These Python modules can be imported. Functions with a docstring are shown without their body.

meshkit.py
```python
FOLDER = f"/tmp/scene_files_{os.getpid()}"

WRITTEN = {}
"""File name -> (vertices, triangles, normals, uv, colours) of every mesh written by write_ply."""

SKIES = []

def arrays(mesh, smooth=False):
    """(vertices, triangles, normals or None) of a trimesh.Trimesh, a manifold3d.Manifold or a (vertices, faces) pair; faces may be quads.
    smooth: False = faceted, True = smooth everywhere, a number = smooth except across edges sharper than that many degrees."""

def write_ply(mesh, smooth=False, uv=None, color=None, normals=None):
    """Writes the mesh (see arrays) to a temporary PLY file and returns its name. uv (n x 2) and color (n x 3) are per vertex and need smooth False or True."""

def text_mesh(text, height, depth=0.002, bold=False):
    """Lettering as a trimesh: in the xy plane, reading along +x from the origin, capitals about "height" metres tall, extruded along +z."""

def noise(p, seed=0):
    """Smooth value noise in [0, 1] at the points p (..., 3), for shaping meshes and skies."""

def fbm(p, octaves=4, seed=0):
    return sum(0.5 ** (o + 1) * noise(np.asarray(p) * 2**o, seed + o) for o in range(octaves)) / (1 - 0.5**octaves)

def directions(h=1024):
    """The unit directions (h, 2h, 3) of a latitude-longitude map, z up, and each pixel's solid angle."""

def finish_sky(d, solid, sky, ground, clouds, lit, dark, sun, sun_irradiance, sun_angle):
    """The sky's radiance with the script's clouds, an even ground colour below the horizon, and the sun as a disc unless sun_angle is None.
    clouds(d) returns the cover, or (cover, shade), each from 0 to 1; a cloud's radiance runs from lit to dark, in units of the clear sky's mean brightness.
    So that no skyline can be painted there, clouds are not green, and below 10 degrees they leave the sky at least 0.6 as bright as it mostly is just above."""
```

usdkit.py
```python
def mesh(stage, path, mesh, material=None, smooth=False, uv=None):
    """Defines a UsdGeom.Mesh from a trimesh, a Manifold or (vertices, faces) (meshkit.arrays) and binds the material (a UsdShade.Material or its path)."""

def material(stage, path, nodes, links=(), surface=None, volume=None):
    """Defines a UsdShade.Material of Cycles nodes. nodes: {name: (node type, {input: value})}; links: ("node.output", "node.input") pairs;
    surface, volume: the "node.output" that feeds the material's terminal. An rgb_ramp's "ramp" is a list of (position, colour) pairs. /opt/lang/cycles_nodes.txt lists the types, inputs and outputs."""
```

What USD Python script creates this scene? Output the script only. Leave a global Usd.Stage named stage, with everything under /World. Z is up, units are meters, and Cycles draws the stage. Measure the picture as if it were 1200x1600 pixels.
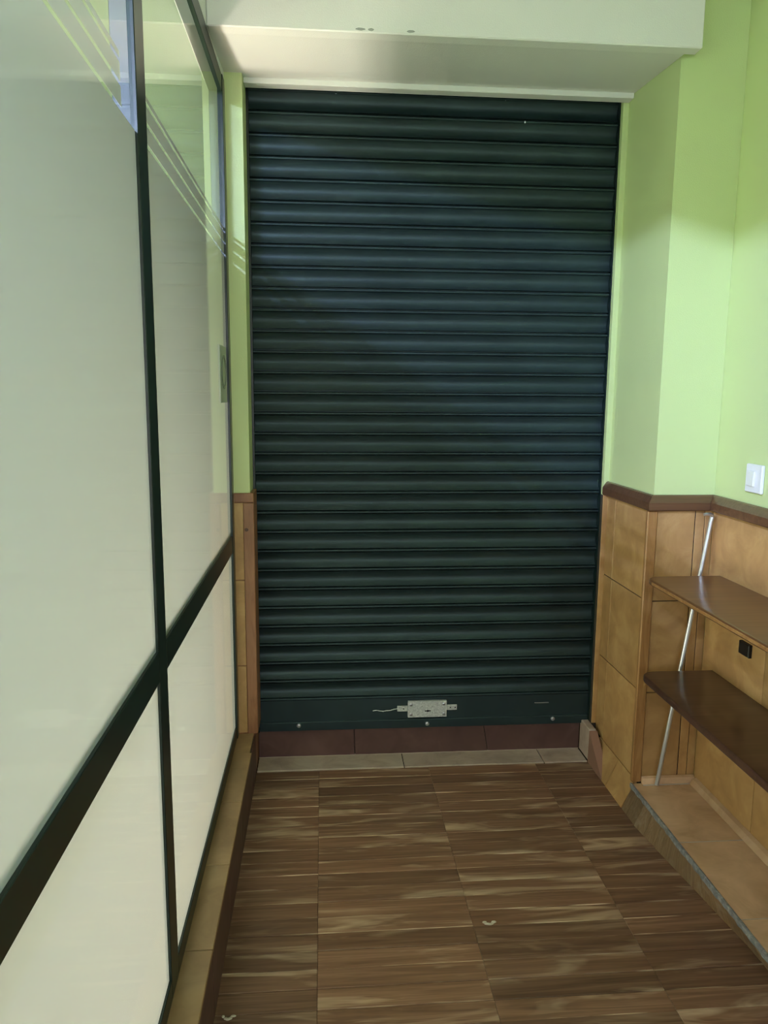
import math, random
import numpy as np, trimesh, usdkit
from pxr import Usd, UsdGeom, UsdLux, UsdShade, Gf, Sdf, Vt

stage = Usd.Stage.CreateInMemory()
UsdGeom.SetStageUpAxis(stage, 'Z')
UsdGeom.SetStageMetersPerUnit(stage, 1.0)
UsdGeom.Xform.Define(stage, '/World')
rng = random.Random(7)

# ------------------------------------------------------------------ camera
EXPOSURE = 0.0
FPX, YAW, PITCH, ROLL, EYE = 1181.65, 0.0817327, 0.1543739, -0.00762599, (0, 0, 1.354)
cy, sy, cp, sp, cr, sr = math.cos(YAW), math.sin(YAW), math.cos(PITCH), math.sin(PITCH), math.cos(ROLL), math.sin(ROLL)
fw = np.array([sy * cp, cy * cp, -sp]); rt = np.array([cy, -sy, 0.0]); dn = np.cross(fw, rt)
rt, dn = cr * rt + sr * dn, -sr * rt + cr * dn
cam = UsdGeom.Camera.Define(stage, '/World/camera')
mat = np.eye(4); mat[0, :3], mat[1, :3], mat[2, :3], mat[3, :3] = rt, -dn, -fw, EYE
cam.AddTransformOp().Set(Gf.Matrix4d(mat.tolist()))
cam.CreateHorizontalApertureAttr(36.0); cam.CreateVerticalApertureAttr(48.0)
cam.CreateFocalLengthAttr(36.0 * FPX / 1200); cam.CreateClippingRangeAttr(Gf.Vec2f(0.02, 60))
cam.CreateExposureAttr(EXPOSURE)

# ------------------------------------------------------------------ light
TUBE_POWER = 385.0       # unseen lamps of the neighbouring room (built with tube_lamp below)
UNSEEN_DAYLIGHT_POWER = 5.2      # unseen daylight behind the camera, placed to light the beam and pier
unseen_win = UsdLux.RectLight.Define(stage, '/World/daylight_window')
unseen_win.CreateWidthAttr(1.3); unseen_win.CreateHeightAttr(1.5); unseen_win.CreateIntensityAttr(UNSEEN_DAYLIGHT_POWER)
unseen_win.CreateColorAttr(Gf.Vec3f(1.0, 0.98, 1.03))
unseen_win.AddTranslateOp().Set(Gf.Vec3d(0.45, -3.35, 1.35)); unseen_win.AddRotateXYZOp().Set(Gf.Vec3f(90, 0, 0))
FILL_POWER = 46.0     # added fill light that brightens the lower frosted panels
unseen_win2 = UsdLux.RectLight.Define(stage, '/World/daylight_window_001')
unseen_win2.CreateWidthAttr(1.9); unseen_win2.CreateHeightAttr(0.5); unseen_win2.CreateIntensityAttr(FILL_POWER)
unseen_win2.CreateColorAttr(Gf.Vec3f(1.0, 0.86, 0.74))
unseen_win2.AddTranslateOp().Set(Gf.Vec3d(-1.84, 1.58, 0.32)); unseen_win2.AddRotateXYZOp().Set(Gf.Vec3f(90, 0, -90))
dome = UsdLux.DomeLight.Define(stage, '/World/sky')
dome.CreateIntensityAttr(0.15); dome.CreateColorAttr(Gf.Vec3f(0.75, 0.88, 1.0))

# ------------------------------------------------------------------ materials
def M(name, nodes, links=(), surface='p.BSDF'):
    return usdkit.material(stage, '/World/Looks/' + name, nodes, links, surface=surface)

def plain(name, c, rough=0.5, metal=0.0, spec=0.5, coat=0.0, bump=0.0, bscale=200.0):
    n = {'p': ('principled_bsdf', dict(base_color=c, roughness=rough, metallic=metal, specular_ior_level=spec, coat_weight=coat, coat_roughness=0.08))}
    l = []
    if bump:
        n['g'] = ('geometry', {}); n['n'] = ('noise_texture', dict(scale=bscale, detail=3.0)); n['b'] = ('bump', dict(strength=bump, distance=0.002))
        l = [('g.position', 'n.vector'), ('n.fac', 'b.height'), ('b.normal', 'p.normal')]
    return M(name, n, l)

def mottled(name, c1, c2, c3, scale=10.0, rough=0.45, spec=0.5, bump=0.15, tone=0.12):
    """Glazed tile: cloudy colour, another cloud and tone on every tile."""
    n = {'t': ('texture_coordinate', {}), 'o': ('object_info', {}), 'r': ('math', dict(math_type='multiply', value2=37.0)),
         'v': ('vector_math', dict(math_type='add')), 'n': ('noise_texture', dict(scale=scale, detail=5.0, roughness=0.6, distortion=0.6)),
         'c': ('rgb_ramp', dict(ramp=[(0.30, c1), (0.5, c2), (0.70, c3)])),
         'm': ('map_range', dict(from_min=0.0, from_max=1.0, to_min=1 - tone, to_max=1 + tone)),
         'h': ('hsv', dict(hue=0.5, saturation=1.0, fac=1.0)),
         'f': ('noise_texture', dict(scale=90.0, detail=4.0)), 'b': ('bump', dict(strength=bump, distance=0.002)),
         'p': ('principled_bsdf', dict(roughness=rough, specular_ior_level=spec))}
    l = [('o.random', 'r.value1'), ('t.object', 'v.vector1'), ('r.value', 'v.vector2'), ('v.vector', 'n.vector'), ('n.fac', 'c.fac'),
         ('o.random', 'm.value'), ('m.result', 'h.value'), ('c.color', 'h.color'), ('h.color', 'p.base_color'),
         ('t.object', 'f.vector'), ('f.fac', 'b.height'), ('b.normal', 'p.normal')]
    return M(name, n, l)

def wood(name, dark, mid, light, stretch=(2.5, 45.0, 45.0), rough=0.4, coat=0.0, tone=0.0, bump=0.15, pale=None, edge=None):
    """Grain along local x; another piece of grain (and, with tone, another tone) in every object."""
    n = {'t': ('texture_coordinate', {}), 'o': ('object_info', {}), 'r': ('math', dict(math_type='multiply', value2=53.0)),
         'v': ('vector_math', dict(math_type='add')), 'k': ('mapping', dict(mapping_type='point', scale=stretch)),
         'n': ('noise_texture', dict(scale=1.0, detail=6.0, roughness=0.62, distortion=1.2)),
         'c': ('rgb_ramp', dict(ramp=[(0.28, dark), (0.5, mid), (0.74, light)])),
         'm': ('map_range', dict(from_min=0.0, from_max=1.0, to_min=1 - tone, to_max=1 + tone)),
         'h': ('hsv', dict(hue=0.5, saturation=1.0, fac=1.0)),
         'b': ('bump', dict(strength=bump, distance=0.001)),
         'p': ('principled_bsdf', dict(roughness=rough, coat_weight=coat, coat_roughness=0.15))}
    l = [('o.random', 'r.value1'), ('t.object', 'v.vector1'), ('r.value', 'v.vector2'), ('v.vector', 'k.vector'), ('k.vector', 'n.vector'),
         ('n.fac', 'c.fac'), ('o.random', 'm.value'), ('m.result', 'h.value'), ('n.fac', 'b.height'), ('b.normal', 'p.normal'), ('h.color', 'p.base_color')]
    if pale:   # whitish limed streaks and blotches printed on the tile
        n['k2'] = ('mapping', dict(mapping_type='point', scale=(3.0, 22.0, 22.0)))
        n['n2'] = ('noise_texture', dict(scale=1.0, detail=3.0, roughness=0.55, distortion=0.8))
        n['c2'] = ('rgb_ramp', dict(ramp=[(0.54, (0, 0, 0)), (0.74, (1, 1, 1))]))
        n['x'] = ('mix_color', dict(b=pale))
        l += [('v.vector', 'k2.vector'), ('k2.vector', 'n2.vector'), ('n2.fac', 'c2.fac'), ('c2.color', 'x.fac'), ('c.color', 'x.a')]
        if edge:   # pale line on the near plank edge: wear, with the bevel highlight painted in
            n['sx'] = ('separate_xyz', {}); n['e1'] = ('map_range', dict(from_min=-edge, from_max=-edge - 0.0012, to_min=0.0, to_max=1.0, clamp=True))
            n['k3'] = ('mapping', dict(mapping_type='point', scale=(5.0, 3.0, 3.0))); n['n3'] = ('noise_texture', dict(scale=1.0, detail=2.0))
            n['c3'] = ('rgb_ramp', dict(ramp=[(0.48, (0, 0, 0)), (0.66, (1, 1, 1))])); n['em'] = ('math', dict(math_type='multiply')); n['y'] = ('mix_color', dict(b=(0.62, 0.47, 0.33)))
            l += [('t.object', 'sx.vector'), ('sx.y', 'e1.value'), ('v.vector', 'k3.vector'), ('k3.vector', 'n3.vector'), ('n3.fac', 'c3.fac'), ('e1.result', 'em.value1'), ('c3.color', 'em.value2'), ('em.value', 'y.fac'), ('x.result', 'y.a'), ('y.result', 'h.color')]
        else:
            l += [('x.result', 'h.color')]
    else:
        l += [('c.color', 'h.color')]
    return M(name, n, l)

green = plain('green_paint', (0.58, 0.70, 0.34), 0.45, bump=0.25, bscale=260)
green2 = plain('dimmed_green_paint', (0.19, 0.25, 0.11), 0.55, bump=0.25, bscale=260)  # wall green darkened in the colour, for dimmer light on the neighbouring wall
scuff_m = plain('grey_scuff', (0.36, 0.39, 0.36), 0.7)
white = plain('white_paint', (0.80, 0.82, 0.79), 0.55, bump=0.2, bscale=260)
greyw = plain('grey_plaster', (0.55, 0.57, 0.54), 0.6, bump=0.2)
frame_m = plain('dark_green_enamel', (0.006, 0.018, 0.015), 0.32)
shut_m = M('shutter_enamel', {'g': ('geometry', {}), 'n': ('noise_texture', dict(scale=6.0, detail=5.0, roughness=0.65)),
                              'c': ('rgb_ramp', dict(ramp=[(0.35, (0.009, 0.020, 0.022)), (0.65, (0.015, 0.029, 0.032))])),
                              'q': ('noise_texture', dict(scale=45.0, detail=2.0)), 'b': ('bump', dict(strength=0.12, distance=0.003)),
                              'p': ('principled_bsdf', dict(roughness=0.46, specular_ior_level=0.55, specular_tint=(0.72, 0.95, 1.0)))},
           [('g.position', 'n.vector'), ('n.fac', 'c.fac'), ('c.color', 'p.base_color'), ('g.position', 'q.vector'), ('q.fac', 'b.height'), ('b.normal', 'p.normal')])
tan = mottled('tan_tile', (0.37, 0.212, 0.080), (0.46, 0.272, 0.108), (0.55, 0.35, 0.150))
ledge_m = mottled('ledge_tile', (0.46, 0.29, 0.165), (0.58, 0.385, 0.235), (0.68, 0.47, 0.30), scale=9.0)
kerb_m = mottled('kerb_tile', (0.22, 0.135, 0.062), (0.29, 0.185, 0.088), (0.35, 0.23, 0.115), scale=9.0)
red = mottled('red_tile', (0.085, 0.040, 0.033), (0.11, 0.055, 0.046), (0.14, 0.075, 0.062), rough=0.5)
sill_m = mottled('pale_sill_tile', (0.38, 0.29, 0.24), (0.50, 0.40, 0.33), (0.60, 0.50, 0.42), rough=0.4)
pink = plain('pink_mortar', (0.30, 0.165, 0.115), 0.8, bump=0.3)
grout = plain('dark_grout', (0.05, 0.038, 0.026), 0.9)
pale_grout = plain('pale_grout', (0.50, 0.43, 0.36), 0.9)
oak = wood('oak_trim', (0.22, 0.105, 0.035), (0.34, 0.175, 0.062), (0.44, 0.25, 0.10), rough=0.35)
oak_v = wood('oak_upright', (0.22, 0.105, 0.035), (0.34, 0.175, 0.062), (0.44, 0.25, 0.10), stretch=(38, 38, 5.0), rough=0.35)
brown = wood('brown_rail', (0.075, 0.034, 0.017), (0.115, 0.055, 0.027), (0.16, 0.082, 0.042), rough=0.3, coat=0.3)
trimb = wood('reddish_trim', (0.20, 0.09, 0.042), (0.29, 0.135, 0.064), (0.35, 0.175, 0.088), stretch=(38, 38, 5.0), rough=0.4)
shelf1_m = wood('shelf_brown', (0.115, 0.050, 0.018), (0.145, 0.066, 0.025), (0.175, 0.083, 0.033), stretch=(1.5, 30, 30), rough=0.3, coat=0.35, bump=0.03)
shelf2_m = wood('shelf_dark', (0.060, 0.028, 0.018), (0.078, 0.038, 0.025), (0.10, 0.050, 0.034), stretch=(1.5, 30, 30), rough=0.28, coat=0.5, bump=0.03)
plank_m = wood('wood_look_tile', (0.12, 0.061, 0.033), (0.205, 0.109, 0.063), (0.31, 0.18, 0.113), stretch=(2.2, 60.0, 60.0), rough=0.42, tone=0.25, pale=(0.50, 0.36, 0.24), edge=0.0268)
skirt_m = wood('wood_look_skirting', (0.19, 0.115, 0.056), (0.27, 0.175, 0.095), (0.36, 0.25, 0.15), stretch=(60, 60, 3.0), rough=0.45, tone=0.34, pale=(0.34, 0.26, 0.18))
galv = plain('galvanised_steel', (0.62, 0.66, 0.70), 0.32, metal=0.9, bump=0.1, bscale=120)
lock_m = M('dull_zinc', {'g': ('geometry', {}), 'n': ('noise_texture', dict(scale=160.0, detail=4.0)),
                         'c': ('rgb_ramp', dict(ramp=[(0.3, (0.42, 0.46, 0.46)), (0.7, (0.66, 0.70, 0.68))])),
                         'p': ('principled_bsdf', dict(roughness=0.5, metallic=0.25))},
           [('g.position', 'n.vector'), ('n.fac', 'c.fac'), ('c.color', 'p.base_color')])
plast = plain('white_plastic', (0.80, 0.82, 0.86), 0.3)
black = plain('black_plastic', (0.006, 0.006, 0.006), 0.5)
edge_m = mottled('blue_grey_edge', (0.15, 0.16, 0.175), (0.23, 0.24, 0.255), (0.42, 0.42, 0.42), scale=60, rough=0.6)
crumb_m = plain('pale_crumb', (0.52, 0.47, 0.38), 0.8, bump=0.3)
lamp_m = M('lamp_glow', {'e': ('emission', dict(color=(0.90, 1.0, 1.72), strength=TUBE_POWER))}, surface='e.emission')
plate_m = plain('grey_plate', (0.36, 0.42, 0.36), 0.35)
ring_m = plain('darker_ring', (0.18, 0.22, 0.18), 0.3)
glass = M('pane_glass', {'f': ('fresnel', dict(ior=1.52)), 'g': ('geometry', {}), 'i': ('math', dict(math_type='subtract', value1=1.0)),
                         'k': ('math', dict(math_type='multiply')), 't': ('transparent_bsdf', dict(color=(0.95, 0.985, 0.96))),
                         's': ('glossy_bsdf', dict(color=(1, 1, 1), roughness=0.015)), 'm': ('mix_closure', {})},
          [('g.backfacing', 'i.value2'), ('f.fac', 'k.value1'), ('i.value', 'k.value2'), ('k.value', 'm.fac'), ('t.BSDF', 'm.closure1'), ('s.BSDF', 'm.closure2')], surface='m.closure')
film = M('frosted_film', {'f': ('fresnel', dict(ior=1.42)), 's': ('glossy_bsdf', dict(color=(1, 1, 1), roughness=0.06)), 'z': ('mix_closure', {}), 'c': ('transparent_bsdf', dict(color=(0.92, 0.97, 0.93))), 'u': ('mix_closure', dict(fac=0.36)), 'd': ('diffuse_bsdf', dict(color=(0.70, 0.76, 0.71))), 't': ('translucent_bsdf', dict(color=(0.74, 0.77, 0.76))), 'm': ('mix_closure', dict(fac=0.55))},
         [('d.BSDF', 'm.closure1'), ('t.BSDF', 'm.closure2'), ('f.fac', 'z.fac'), ('m.closure', 'u.closure1'), ('c.BSDF', 'u.closure2'), ('u.closure', 'z.closure1'), ('s.BSDF', 'z.closure2')], surface='z.closure')

# ------------------------------------------------------------------ helpers
used = {}
offset = {}        # where a mesh part has its own origin, for the sub-parts below it
def numbered(path):
    n = used.get(path, -1) + 1
    used[path] = n
    return path if n == 0 else '%s_%03d' % (path, n)
def path_of(parent):
    return '/World' if parent is None else str(parent.GetPath())
def thing(name, label=None, cat=None, loc=(0, 0, 0), parent=None, group=None, kind=None):
    x = UsdGeom.Xform.Define(stage, numbered(path_of(parent) + '/' + name))
    x.AddTranslateOp().Set(Gf.Vec3d(*map(float, loc)))
    return tag(x.GetPrim(), label, cat, group, kind)
def tag(p, label=None, cat=None, group=None, kind=None):
    for k, v in (('label', label), ('category', cat), ('group', group), ('kind', kind)):
        if v: p.SetCustomDataByKey(k, v)
    return p
def part(name, mesh, m, parent=None, smooth=False, label=None):
    """One mesh, its vertices local to its own centre."""
    v, f, n = usdkit.meshkit.arrays(mesh, smooth)
    c = (v.min(0) + v.max(0)) / 2
    if smooth is not False:
        mesh = mesh.copy(); mesh.apply_translation(-c)
    else:
        mesh = (v - c, f)
    pm = usdkit.mesh(stage, numbered(path_of(parent) + '/' + name), mesh, m, smooth=smooth)
    o = offset.get(path_of(parent), np.zeros(3)); offset[str(pm.GetPath())] = c
    pm.AddTranslateOp().Set(Gf.Vec3d(*map(float, c - o)))
    if label: pm.GetPrim().SetCustomDataByKey('label', label)
    return pm.GetPrim()
def struct(name, mesh, m, smooth=False):
    return tag(part(name, mesh, m, None, smooth), kind='structure')
def box(x0, x1, y0, y1, z0, z1, c=0.0):
    """Box; c chamfers every edge."""
    if not c:
        b = trimesh.creation.box((x1 - x0, y1 - y0, z1 - z0)); b.apply_translation(((x0 + x1) / 2, (y0 + y1) / 2, (z0 + z1) / 2)); return b
    p = []
    for a in (0, 1):
        for b in (0, 1):
            for d in (0, 1):
                X, Y, Z = (x0, x1)[a], (y0, y1)[b], (z0, z1)[d]; ux, uy, uz = 1 - 2 * a, 1 - 2 * b, 1 - 2 * d
                p += [(X, Y + c * uy, Z + c * uz), (X + c * ux, Y, Z + c * uz), (X + c * ux, Y + c * uy, Z)]
    return trimesh.convex.convex_hull(np.array(p))
def hull(pts): return trimesh.convex.convex_hull(np.array(pts, float))
def cat(*ms): return trimesh.util.concatenate(list(ms))
def loft(profiles):
    """Closed profiles (k x n x 3) joined in order, with end caps fanned from their mean."""
    P = np.array(profiles, float); k, n, _ = P.shape; f = []
    for a in range(k - 1):
        for i in range(n):
            j = (i + 1) % n
            f += [(a * n + i, a * n + j, (a + 1) * n + j), (a * n + i, (a + 1) * n + j, (a + 1) * n + i)]
    v = P.reshape(-1, 3)
    ends = [v[:n].mean(0), v[-n:].mean(0)]
    v = np.vstack([v, ends])
    for i in range(n):
        j = (i + 1) % n
        f += [(k * n, j, i), (k * n + 1, (k - 1) * n + i, (k - 1) * n + j)]
    m = trimesh.Trimesh(v, f, process=False); m.fix_normals(); return m
def extrude_x(prof, x0, x1):
    """prof: polygon of (y, z); made solid between x0 and x1 (properly capped)."""
    from shapely.geometry import Polygon
    m = trimesh.creation.extrude_polygon(Polygon(prof), x1 - x0)
    v = m.vertices.copy(); m.vertices = np.column_stack([v[:, 2] + x0, v[:, 0], v[:, 1]]); m.fix_normals(); return m
def tube(pts, r, n=12):
    pts = np.array(pts, float); rr = np.full(len(pts), r) if np.ndim(r) == 0 else r
    prof = []; up = np.array([0.13, 0.97, 0.2])
    for i, p in enumerate(pts):
        t = pts[min(i + 1, len(pts) - 1)] - pts[max(i - 1, 0)]; t /= np.linalg.norm(t)
        a = np.cross(t, up); a /= np.linalg.norm(a); b = np.cross(t, a)
        prof.append([p + rr[i] * (math.cos(q) * a + math.sin(q) * b) for q in np.linspace(0, 2 * math.pi, n, endpoint=False)])
    return loft(prof)
def disc_y(x, y, z, r, d, n=14, dome=0.3):
    """A screw or bolt head on a face that looks towards -y."""
    prof = []
    for yy, rr in ((y, r), (y - d * 0.5, r), (y - d * 0.85, r * 0.8), (y - d, r * dome)):
        prof.append([(x + rr * math.cos(q), yy, z + rr * math.sin(q)) for q in np.linspace(0, 2 * math.pi, n, endpoint=False)])
    return loft(prof)

XG, XF = -0.306, -0.300             # glass plane and frame face of the partition
XW, XR, YA, YJ, YS = 1.2257, 1.028, 2.265, 2.645, 2.68   # right wall, reveal, pier face, jamb, shutter
CEIL = 2.78
T = 0.004                           # tile relief

# ------------------------------------------------------------------ shell
wr = thing('wall_right', kind='structure')
part('plaster', box(XW + T, XW + 0.15, -3.4, 2.9, 0.0, CEIL), green, wr)
wf = thing('wall_far', kind='structure')
part('pier', box(XR + T, XW + T - 0.0005, YA + T, YJ, 1.0, CEIL), green, wf)
part('pier_base', box(XR + T, XW + T - 0.0005, YA + T, YJ, 0.0, 0.9995), grout, wf)
part('jamb', box(1.0125, XW, YJ, YS + 0.12, 1.0, CEIL), green, wf)
part('jamb_base', box(1.0125, XW, YJ, YS + 0.12, 0.0, 0.9995), grout, wf)
part('jamb_tile', box(1.0118, XR + 0.0035, YJ - 0.0058, YJ - 0.0003, 0.128, 1.0, 0.001), tan, wf)
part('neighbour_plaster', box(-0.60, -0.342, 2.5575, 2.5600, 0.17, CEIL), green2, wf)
part('stub', box(-0.60, -0.2445, 2.5605, YS + 0.12, 1.0, CEIL), green, wf)
part('stub_base', box(-0.60, -0.2445, 2.5605, YS + 0.12, 0.0, 0.9995), trimb, wf)
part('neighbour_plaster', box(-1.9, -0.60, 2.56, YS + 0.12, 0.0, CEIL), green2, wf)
part('lintel', box(-0.2445, 1.0125, 2.72, YS + 0.12, 2.42, CEIL), white, wf)
part('street_side', box(-0.60, XW + 0.15, YS + 0.125, YS + 0.2, -0.05, CEIL), greyw, wf)  # unseen backing added behind the shutter to stop light leaking in
# recess soffit with a thin bright lip over the shutter
part('soffit', hull([(x, y, z) for x in (-0.2995, XR + 0.003) for (y, z) in ((2.245, 2.316), (2.60, 2.341), (2.245, 2.50), (2.60, 2.50))]), white, wf)
part('lintel_lip', box(-0.244, XR + 0.003, 2.6005, 2.642, 2.325, 2.42, 0.002), white, wf)
bmx = thing('beam', kind='structure')
part('board', box(-0.2995, 1.061, 2.20, 2.2445, 2.3125, CEIL - 0.001, 0.003), white, bmx)
for sx, sw_ in ((0.108, 0.016), (0.135, 0.010), (0.243, 0.013)):   # grey scuffs on the lower arris
    part('scuff', hull([(sx + sw_ * math.cos(q) * rng.uniform(.6, 1), y, 2.3205 + 0.0045 * math.sin(q) * rng.uniform(.5, 1)) for q in np.linspace(0, 6.28, 10)[:-1] for y in (2.1997, 2.2003)]), scuff_m, bmx)
struct('ceiling', box(-2.0, XW + 0.15, -3.5, 2.9, CEIL, CEIL + 0.08), white)
wb = thing('wall_behind', kind='structure')
part('plaster', cat(box(-1.9, -0.25, -3.48, -3.4, 0, CEIL), box(1.12, XW, -3.48, -3.4, 0, CEIL), box(-0.25, 1.12, -3.48, -3.4, 2.12, CEIL), box(-0.25, 1.12, -3.48, -3.4, 0, 0.58)), green, wb)
wl = thing('wall_left', kind='structure')
part('plaster', box(-2.0, -1.9, -3.4, 2.9, 0, CEIL), green, wl)  # unseen wall, set close so the lower panels get more light
part('dado', box(-1.9, -1.885, -3.4, 2.56, 0, 1.0), tan, wl)
part('dado', box(-1.885, -0.62, 2.545, 2.56, 0, 1.0), tan, wl)

w1 = thing('window_1', kind='structure')     # frame added around the fill light; the wall behind it is solid
for b in (box(-1.90, -1.83, 0.56, 0.62, 0.02, 0.64), box(-1.90, -1.83, 2.54, 2.555, 0.02, 0.64), box(-1.90, -1.83, 0.62, 2.54, 0.58, 0.64), box(-1.90, -1.83, 0.62, 2.54, 0.02, 0.06)):
    part('window_frame', b, white, w1)
w2 = thing('window_2', kind='structure')  # unseen window frame around the light behind the camera
for b in (box(-0.27, -0.21, -3.40, -3.33, 0.58, 2.12), box(1.11, 1.17, -3.40, -3.33, 0.58, 2.12), box(-0.21, 1.11, -3.40, -3.33, 2.105, 2.16), box(-0.21, 1.11, -3.40, -3.33, 0.54, 0.595)):
    part('window_frame', b, white, w2)

# ------------------------------------------------------------------ floor
fl = thing('floor', kind='structure')
part('screed', box(-1.9, XW, -3.4, YS + 0.12, -0.05, -0.0045), grout, fl)
PITCH_Y = 0.0603
cols = [(-0.247, -0.018), (-0.018, 0.382), (0.382, 0.782), (0.782, 1.10)]
rows = 36
for r in range(rows):
    y1 = 2.583 - r * PITCH_Y; y0 = y1 - PITCH_Y
    for k, (x0, x1) in enumerate(cols):
        if k == 3:
            x1 = min(1.06, 1.003 + max(0.0, (2.15 - y0)) * 0.125)
        dz = rng.uniform(-0.0009, 0.0009)
        part('plank', box(x0 + 0.0002, x1 - 0.0002, y0 + 0.0006, y1 - 0.0006, -0.0045, dz, 0.0011), plank_m, fl)
y_end = 2.583 - rows * PITCH_Y
tag(part('bare_floor', box(-0.247, XW, -3.4, y_end - 0.001, -0.0045, 0.0), plank_m, fl), kind=None)
part('room_floor', box(-1.9, -0.42, -3.4, 2.545, -0.0045, 0.0), sill_m, fl)  # unseen floor, pale and warm to bounce light onto the panels

# threshold under the shutter: a strip of sill tiles at floor level, then a riser of dark red tiles
th = thing('threshold', 'low tiled threshold step of dark red tiles under the shutter', 'threshold')
part('step', box(-0.2435, 1.010, 2.698, YS + 0.12, 0.0, 0.106), grout, th)
for x0, x1 in ((-0.242, 0.293), (0.296, 0.818), (0.821, 0.983)):
    part('sill_tile', box(x0, x1, 2.586, 2.697, -0.0045, 0.0035 + rng.uniform(-0.0006, 0.0006), 0.002), sill_m, th, label='pale worn sill tile')
for pts in (((-0.242, 0.112), (-0.242, 0.116)), ((0.1145, 0.606), (0.1185, 0.625)), ((0.609, 0.983), (0.628, 0.983))):
    (a, b), (c, d) = pts
    part('riser_tile', hull([(x, y, z) for (x, z) in ((a, 0.1085), (b, 0.1085), (d, 0.0045), (c, 0.0045)) for y in (2.690, 2.6975)]), red, th)
part('mortar_joint', box(-0.242, 0.983, 2.6885, 2.6975, 0.0032, 0.0050), pale_grout, th)

# ------------------------------------------------------------------ tiles and trims of the far wall
for (z0, z1) in ((0.098, 0.399), (0.402, 0.706), (0.709, 1.000)):
    part('tile', box(XR, XR + T + 0.002, 2.276, 2.5595, z0, z1, 0.0012), tan, wf)
    part('tile', box(XR, XR + T + 0.002, 2.5615, YJ - 0.007, z0, z1, 0.0012), tan, wf)
    part('tile', box(1.0465, 1.169, YA, YA + T + 0.002, z0, z1, 0.0012), tan, wf)
    part('tile', box(1.172, 1.2005, YA, YA + T + 0.002, z0, z1, 0.0012), tan, wf)
    part('tile', box(1.2025, XW + T - 0.0008, YA, YA + T + 0.002, z0, z1, 0.0012), tan, wf)
part('joint_backing', box(XR + 0.003, XR + T + 0.001, 2.27, YJ - 0.0005, 0.095, 1.0), grout, wf)
part('joint_backing', box(1.045, XW + T - 0.0006, YA + 0.003, YA + T + 0.001, 0.095, 1.0), grout, wf)
# leaning foot of the reveal, beside the floor
for (y0, y1) in ((2.2655, 2.405), (2.407, 2.588)):
    part('foot_tile', hull([(1.027, y0, 0.096), (1.0335, y0, 0.096), (0.984, y0, 0.0), (1.0335, y0, 0.0), (1.027, y1, 0.096), (1.0335, y1, 0.096), (0.984, y1, 0.0), (1.0335, y1, 0.0)]), tan, wf)
part('mortar_foot', hull([(x + dx, y, z) for (x, y, z) in ((0.9835, 2.5845, 0.0), (0.9835, 2.44, 0.0), (0.9845, 2.5845, 0.122)) for dx in (0, 0.03)]), pink, wf)
part('niche_tile', box(0.985, 1.012, 2.5895, 2.6875, 0.0040, 0.126, 0.002), sill_m, wf)
part('corner_trim', box(1.0125, 1.0455, YA - 0.006, YA + 0.010, 0.092, 1.000, 0.003), oak_v, wf, label='pale oak strip over the tiled corner')
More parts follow.
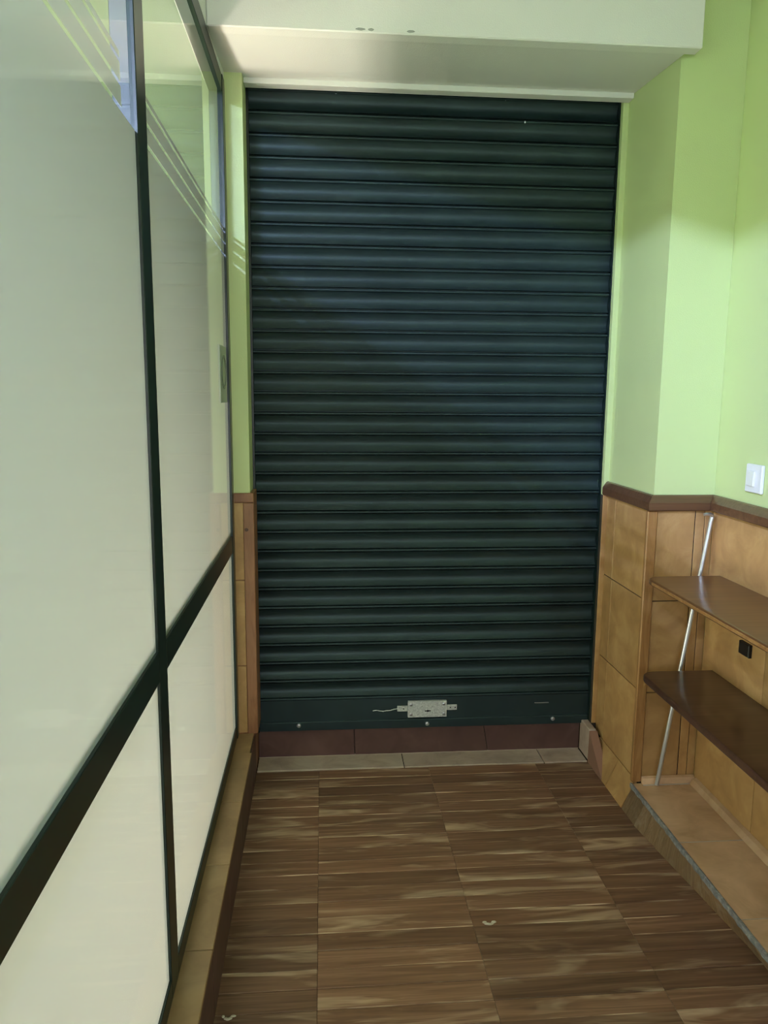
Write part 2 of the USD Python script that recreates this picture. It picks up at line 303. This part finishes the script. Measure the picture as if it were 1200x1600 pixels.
# left stub: band, narrow tile column and wooden strip
part('band', box(-0.2990, -0.2325, 2.5525, 2.5598, 0.990, 1.022, 0.002), trimb, wf)
for z0, z1 in ((0.168, 0.412), (0.416, 0.719), (0.723, 0.988)):
    part('tile', box(-0.2990, -0.2685, 2.5545, 2.5598, z0, z1, 0.001), tan, wf)
part('corner_trim', cat(box(-0.2670, -0.2320, 2.5515, 2.5598, 0.164, 0.9885, 0.002), box(-0.2442, -0.2320, 2.5600, 2.672, 0.164, 1.022, 0.001)), trimb, wf, label='reddish wooden strip wrapped around the corner')
part('knot', disc_y(-0.258, 2.5516, 0.897, 0.0065, 0.0006, 12, 0.9), brown, wf)

# ------------------------------------------------------------------ chair rail
rail = [(0, 0.0), (0.016, 0.0), (0.019, 0.004), (0.019, 0.026), (0.015, 0.033), (0.006, 0.046), (0, 0.049)]   # (out, up)
t1 = thing('trim_1', kind='structure')
Z0 = 1.001
def P(o, u, k):       # corners of the mitred run: shutter end, outer corner, inner corner, towards the viewer
    return [(XR - o, YJ - 0.001, Z0 + u), (XR - o, YA - o, Z0 + u), (XW - o, YA - o, Z0 + u), (XW - o, -3.39, Z0 + u)][k]
for k in range(3):
    A = [P(o, u, k) for o, u in rail]; B = [P(o, u, k + 1) for o, u in rail]
    d = (np.array(B[0]) - A[0]); d = d / np.linalg.norm(d) * 0.0004
    part('rail', loft([np.array(A) + d, np.array(B) - d]), brown, t1)

# ------------------------------------------------------------------ right wall tiles
ys = [2.262, 1.925, 1.601, 1.277, 0.953, 0.629, 0.305]
for a, b in zip(ys, ys[1:]):
    for (z0, z1) in ((0.098, 0.399), (0.402, 0.706), (0.709, 1.000)):
        part('tile', box(XW, XW + T + 0.002, b + 0.0012, a - 0.0012, z0, z1, 0.0012), tan, wr)
part('joint_backing', box(XW + 0.003, XW + T + 0.001, -3.4, 2.264, 0.0, 1.0), grout, wr)
part('plain_dado', box(XW, XW + 0.006, -3.4, 0.303, 0.0, 1.0), tan, wr)

# ------------------------------------------------------------------ ledge along the right wall
lg = thing('ledge', 'low tiled ledge with a chipped blue-grey edge running along the right wall', 'ledge')
part('core', box(1.062, XW - 0.001, -1.0, 2.263, 0.0, 0.0745), grout, lg)
for a, b in zip(ys, ys[1:]):
    part('tile', box(1.0165, XW - 0.001, b + 0.0012, a - 0.0012, 0.0755, 0.0885 + rng.uniform(-0.0006, 0.0006), 0.0012), ledge_m, lg)
    part('joint', box(1.0165, XW - 0.02, b - 0.0011, b + 0.0011, 0.0755, 0.0888), pale_grout, lg)
e = []
n = 150
for i in range(n + 1):
    y = 2.262 - i * (2.262 - 0.31) / n
    w = [rng.uniform(-0.0016, 0.0016) for _ in range(4)]
    e.append([(1.0155 , y, 0.0745), (1.0085 + w[0], y, 0.0755 + w[1]), (1.0085 + w[2] * 0.7, y, 0.0895 + w[1] * 0.5), (1.0120 + w[3], y, 0.0905), (1.0160, y, 0.0895)])
part('edge_strip', loft(e), edge_m, lg, label='chipped blue-grey front edge')
part('fillet', hull([(x, y, z) for x in (1.046, XW - 0.001) for (y, z) in ((2.262, 0.090), (2.262, 0.112), (2.244, 0.090), (2.253, 0.108))]), ledge_m, lg)
part('fillet', hull([(x, y, z) for y in (2.242, 0.32) for (x, z) in ((XW - 0.001, 0.090), (XW - 0.001, 0.112), (XW - 0.022, 0.090), (XW - 0.012, 0.106))]), ledge_m, lg)
part('fillet_joint', box(1.046, XW - 0.022, 2.2415, 2.2435, 0.0885, 0.0915), pale_grout, lg)
# skirting cut from the floor planks, one piece beside each plank
for r in range(5, rows):
    y1 = 2.583 - r * PITCH_Y; y0 = y1 - PITCH_Y
    yb = min(y1, 2.262)
    xb0, xb1 = [0.985 + max(0.0, 2.15 - y) * 0.125 for y in (y0, yb)]
    xb0, xb1 = min(xb0, 1.055), min(xb1, 1.055)
    part('skirting_piece', hull([(1.0165, y0 + .0008, 0.074), (1.0165, yb - .0008, 0.074), (xb0, y0 + .0008, 0.0), (xb1, yb - .0008, 0.0), (1.061, y0 + .0008, 0.074), (1.061, yb - .0008, 0.074), (1.061, y0 + .0008, 0.0), (1.061, yb - .0008, 0.0)]), skirt_m, lg)

# ------------------------------------------------------------------ kerb under the partition
kb = thing('kerb', 'low tan tiled kerb carrying the frosted glass partition', 'kerb')
part('core', box(-0.415, -0.2465, -3.4, 2.542, 0.0, 0.158), grout, kb)
kj = [2.398, 2.090, 1.790, 1.490, 1.190, 0.890, 0.590, 0.290]
part('tile', box(-0.41, -0.2470, 2.4005, 2.5500, 0.1585, 0.1665, 0.001), kerb_m, kb)
for a, b in zip(kj, kj[1:]):
    part('tile', box(-0.41, -0.2405, b + 0.001, a - 0.001, 0.1585, 0.169, 0.0015), kerb_m, kb)
    part('face_tile', box(-0.246, -0.2418, b + 0.001, a - 0.001, 0.002, 0.1575, 0.001), red, kb)
part('face_tile', box(-0.246, -0.2418, 2.399, 2.5595, 0.002, 0.1575, 0.001), red, kb)

# ------------------------------------------------------------------ frosted glass partition
gp = thing('glass_partition', 'dark green metal framed partition of frosted glass panels standing on the kerb, three clear stripes in the frosting', 'partition')
ZT = 2.262
def bar(name, y0, y1, z0, z1, xf=XF, c=0.0012): return part(name, box(-0.340, xf, y0, y1, z0, z1, c), frame_m, gp)
KT = 0.1695
bar('end_post', 2.5035, 2.5505, KT, 2.311, -0.2975)
bar('mullion', 1.3570, 1.4235, KT, 2.311)
bar('mullion', -0.04, 0.026, KT, 2.311)
bar('bottom_rail', 1.4237, 2.5033, KT, 0.211)
bar('bottom_rail', 0.0262, 1.3568, KT, 0.211)
bar('transom', 1.4237, 2.5033, 0.8270, 0.8850)
bar('transom', 0.0262, 1.3568, 0.8270, 0.8850)
bar('top_rail', 1.4237, 2.5033, ZT, 2.311)
bar('top_rail', 0.0262, 1.3568, ZT, 2.311)
part('plinth_panel', box(-0.34, XF, -3.39, -2.7505, KT, 2.311), frame_m, gp)
bar('mullion', -1.4235, -1.3570, KT, 2.311)
for y0, y1 in ((-1.3568, -0.0402), (-2.7502, -1.4237)):
    bar('bottom_rail', y0, y1, KT, 0.211); bar('transom', y0, y1, 0.8270, 0.8850); bar('top_rail', y0, y1, ZT, 2.311)
part('head_panel', box(-0.36, -0.30, -3.39, 2.199, 2.3115, CEIL - 0.001), white, gp)
part('head_panel', box(-0.36, -0.30, 2.1995, 2.5595, 2.3115, CEIL - 0.001), white, gp)
for (y0, y1) in ((1.4237, 2.5033), (0.0262, 1.3568), (-1.3568, -0.0402), (-2.7502, -1.4237)):
    for (z0, z1) in ((0.2112, 0.8268), (0.8852, ZT - 0.0002)):
        pn = part('glass_pane', box(XG - 0.006, XG, y0, y1, z0, z1), glass, gp)
        strips = [(z0, z1)] if z1 < 0.9 else [(z0, 1.7800), (1.7875, 1.8170), (1.8240, 1.8510), (1.8580, 1.8670)]
        for (a, b) in strips:
            y2 = y1 - 0.083 if (a > 1.78 and y0 < 1.0) else y1  # upper bands cut short; the gap stands in for the mullion reflection
            part('frosted_film', box(XG + 0.0002, XG + 0.0005, y0, y2, a, b), film, pn)
pl = part('door_plate', box(XG + 0.0006, XG + 0.004, 2.325, 2.468, 1.325, 1.497, 0.001), plate_m, gp, label='grey rectangular plate with a round ring')
cyr, czr = 2.400, 1.418
ring = []
for (r_, x_) in ((0.052, XG + 0.0042), (0.052, XG + 0.0065), (0.043, XG + 0.0065), (0.043, XG + 0.0042)):
    ring.append([(x_, cyr + r_ * math.cos(q), czr + r_ * math.sin(q)) for q in np.linspace(0, 2 * math.pi, 28, endpoint=False)])
R_ = np.array(ring); nn = R_.shape[1]; fs = []
for a in range(4):
    for i in range(nn):
        j = (i + 1) % nn; b = (a + 1) % 4
        fs += [(a * nn + i, a * nn + j, b * nn + j), (a * nn + i, b * nn + j, b * nn + i)]
rm = trimesh.Trimesh(R_.reshape(-1, 3), fs, process=False); rm.fix_normals()
part('ring', rm, ring_m, pl)

# ------------------------------------------------------------------ roller shutter
rs = thing('roller_shutter', 'dark green metal roller shutter lowered over the doorway', 'shutter')
SP = 0.0700
def slat_profile(z):
    """(y, z) outline of one slat seen from the room: rolled knuckle below, hollow face above."""
    front = []
    for q in np.linspace(-100, 80, 8):          # knuckle, proud of the face
        front.append((YS + 0.001 - 0.0062 * math.cos(math.radians(q)), z + 0.0056 + 0.0052 * math.sin(math.radians(q))))
    front.append((YS + 0.0120, z + 0.0118)); front.append((YS + 0.0120, z + 0.0140))      # crevice over the knuckle
    for u in np.linspace(0, 1, 16):
        zz = z + 0.0145 + u * 0.0550
        front.append((YS - 0.0040 + 0.0135 * math.sin(math.pi * u) ** 0.85, zz))
    back = [(YS + 0.0165, z + 0.0697), (YS + 0.0165, z + 0.0004)]
    return front + back
x0s, x1s = -0.236, 1.009
for k in range(31):
    part('slat', extrude_x(slat_profile(0.2300 + k * SP), x0s, x1s), shut_m, rs, smooth=35)
bb = part('bottom_bar', extrude_x([(YS, 0.2296), (YS + 0.014, 0.2296), (YS + 0.014, 0.1135), (YS - 0.006, 0.1135), (YS - 0.006, 0.1440), (YS - 0.0045, 0.1465), (YS - 0.0012, 0.1480), (YS, 0.1490)], x0s, x1s), shut_m, rs)
for x, z in ((-0.0926, 0.1345), (0.3882, 0.1285), (0.872, 0.1345)):
    part('bolt', disc_y(x, YS - 0.006, z, 0.0082, 0.006), galv, rs, 40)
for x, z, yy in ((0.0502, 2.3335, 0.001), (0.6183, 2.3345, 0.001), (0.6866, 2.2650, -0.0015)):
    part('rivet', disc_y(x, YS + yy, z, 0.0042, 0.004), galv, rs, 40)
part('slot_strip', box(0.800, 0.855, YS - 0.003, YS, 0.1962, 0.1990), galv, rs, label='thin pale strip on the bottom bar')  # pale line across the bottom bar
part('guide_rail', box(-0.2440, -0.2365, YS - 0.006, YS + 0.03, 0.110, 2.40), frame_m, rs)
part('guide_rail', box(1.0095, 1.0124, YS - 0.015, YS + 0.03, 0.130, 2.40), frame_m, rs)

lk = thing('shutter_lock', 'dull zinc lock plate with bolt bars on the bottom bar of the shutter', 'lock')
part('lock_plate', box(0.314, 0.461, YS - 0.013, YS - 0.0003, 0.156, 0.2195, 0.0012), lock_m, lk)
part('bolt_bar', box(0.2745, 0.3135, YS - 0.009, YS - 0.0015, 0.1795, 0.2005, 0.001), lock_m, lk)
part('bolt_bar', box(0.4615, 0.5005, YS - 0.009, YS - 0.0015, 0.1805, 0.2005, 0.001), lock_m, lk)
for x, z in ((0.326, 0.2065), (0.326, 0.1680), (0.4495, 0.2065), (0.4495, 0.1680)):
    s = part('screw', disc_y(x, YS - 0.013, z, 0.0058, 0.0022), galv, lk, 40)
    part('screw_slot', box(x - 0.0042, x + 0.0042, YS - 0.01535, YS - 0.0150, z - 0.0007, z + 0.0007), black, s)
part('keyhole', cat(box(0.378, 0.400, YS - 0.0134, YS - 0.0131, 0.1793, 0.1833), disc_y(0.389, YS - 0.0131, 0.1813, 0.0042, 0.0004, 12, 0.9)), black, lk)
for x, z in ((0.367, 0.199), (0.367, 0.1745), (0.407, 0.199), (0.407, 0.1750)):
    part('pin', disc_y(x, YS - 0.013, z, 0.0017, 0.0006, 8, 0.8), ring_m, lk)
for x, z in ((0.298, 0.190), (0.475, 0.1905), (0.4935, 0.191)):
    part('bar_hole', disc_y(x, YS - 0.009, z, 0.0026, 0.0004, 10, 0.9), black, lk)
tag(part('wire', tube([(0.2742, YS - 0.006, 0.190), (0.260, YS - 0.008, 0.1885), (0.247, YS - 0.009, 0.1850), (0.232, YS - 0.008, 0.1842), (0.222, YS - 0.007, 0.1815), (0.210, YS - 0.006, 0.1830), (0.196, YS - 0.006, 0.1860), (0.183, YS - 0.005, 0.1835)], 0.0019, 8), lock_m),
    'bent pale wire sticking out of the left end of the shutter lock', 'wire')

# ------------------------------------------------------------------ shelves on the right wall
def shelf(label, z, th, m, y_far, depth, lip=False):
    s = thing('wall_shelf', label, 'shelf', group=None)
    xf = XW - depth; r = 0.045; out = []
    for q in np.linspace(0, 90, 9):
        out.append((xf + r - r * math.cos(math.radians(q)), y_far - r + r * math.sin(math.radians(q))))
    out += [(XW - 0.001, y_far), (XW - 0.001, 0.62), (xf, 0.62)]
    from shapely.geometry import Polygon
    p = Polygon(out); prof = []
    e = 0.006
    levels = [(z - th, -e), (z - th + e * 0.35, -e * 0.3), (z - th + e, 0), (z - e, 0), (z - e * 0.35, -e * 0.3), (z, -e)]
    base = np.array(out); c = base.mean(0)
    def inset(d):
        o = base.copy()
        for i, (x, y) in enumerate(out):
            if i <= 8:
                q = math.radians(i * 90 / 8)
                o[i] = (xf + r - (r + d) * math.cos(q), y_far - r + (r + d) * math.sin(q))
        o[9, 1] += d; o[11, 0] -= d
        return o
    mesh = loft([[(x, y, zz) for x, y in inset(d)] for zz, d in levels])
    part('board', mesh, m, s, 40)
    if lip:
        part('lipping', box(xf - 0.0012, xf + 0.002, 0.63, y_far - 0.055, z - th + 0.005, z - 0.005, 0.001), oak, s, label='pale worn front edge')
    for yy in (1.70, 0.95):
        b = part('bracket', cat(box(XW - 0.17, XW - 0.001, yy - 0.009, yy + 0.009, z - th - 0.0045, z - th - 0.0005), box(XW - 0.0055, XW - 0.0005, yy - 0.009, yy + 0.009, z - th - 0.12, z - th - 0.005)), black, s)
    return s
shelf('glossy mid-brown wooden shelf with worn pale edge, the upper one on the right wall', 0.807, 0.019, shelf1_m, 2.198, 0.240, True)
shelf('dark chocolate-brown wooden shelf, lower of the two on the right wall', 0.500, 0.023, shelf2_m, 2.200, 0.238)

rod = thing('metal_rod', 'galvanised metal rod leaning in the tiled corner behind the shelf ends', 'rod')
part('shaft', tube([(1.0865, 2.232, 0.0960), (1.206, 2.236, 0.970), (1.209, 2.236, 0.984)], 0.0072, 14), galv, rod, 50)
part('bent_tip', tube([(1.2090, 2.236, 0.9835), (1.2070, 2.234, 0.9900), (1.199, 2.231, 0.9935), (1.187, 2.229, 0.9945), (1.178, 2.228, 0.9930)], [0.0070, 0.0062, 0.0055, 0.0050, 0.0045], 10), galv, rod, 50)

tag(part('socket_box', hull([(x, y, z) for (x, d) in ((XW - 0.0005, 0.0), (XW - 0.009, 0.0), (XW - 0.011, 0.003)) for y in (1.990 + d, 2.044 - d) for z in (0.6120 + d, 0.6500 - d)]), black), 'small black box fixed to the tan wall tiles below the upper shelf', 'box')

sw = thing('light_switch', 'white rocker light switch on the green wall above the brown rail', 'light switch', (XW + T, 2.046, 1.125))
part('plate', box(-0.0105, -0.0003, -0.0405, 0.0405, -0.0405, 0.0405, 0.0025), plast, sw)
part('rocker', hull([(-0.0108, -0.010, -0.0220), (-0.0108, -0.010, 0.0220), (-0.0108, 0.030, -0.0220), (-0.0108, 0.030, 0.0220),
                     (-0.0185, -0.010, -0.0205), (-0.0165, -0.010, 0.0205), (-0.0150, 0.028, -0.0205), (-0.0135, 0.028, 0.0205)]), plast, sw)

# ------------------------------------------------------------------ crumbs on the floor
def crumb(x, y, s, label):
    ms = []
    for i in range(5):
        m = trimesh.creation.icosphere(subdivisions=1, radius=1)
        m.apply_scale((s * rng.uniform(.35, .8), s * rng.uniform(.3, .5), s * rng.uniform(.18, .3)))
        m.apply_translation((x + (i - 2) * s * 0.55, y + (i - 2) ** 2 * s * 0.18 - s * 0.3, 0.001 + s * 0.2)); ms.append(m)
    tag(part('crumb', cat(*ms), crumb_m), label, 'crumb')
crumb(0.425, 1.742, 0.011, 'pale curled plaster crumb lying in the middle of the wood-look floor')
crumb(-0.212, 1.487, 0.010, 'pale crumb on the floor beside the kerb at the bottom edge')

# ------------------------------------------------------------------ unseen lamps of the neighbouring room, placed to light the stub and pier
def lamp(y0, y1, n_):
    l = thing('tube_lamp', 'unseen white ceiling tube lamp in the room behind the partition, ' + n_, 'lamp', group=None)
    part('housing', box(-1.34, -1.18, y0, y1, 2.55, 2.60, 0.003), white, l)
    for y in (y0 + 0.2, y1 - 0.2):
        part('stem', box(-1.27, -1.25, y, y + 0.02, 2.6005, CEIL - 0.0005), white, l)
    for x in (-1.295, -1.225):
        part('tube', tube([(x, y0 + 0.03, 2.53), (x, y1 - 0.03, 2.53)], 0.014, 10), lamp_m, l)
lamp(-1.30, 0.20, 'nearer the shutter')
lamp(-3.10, -1.60, 'farther from the shutter')
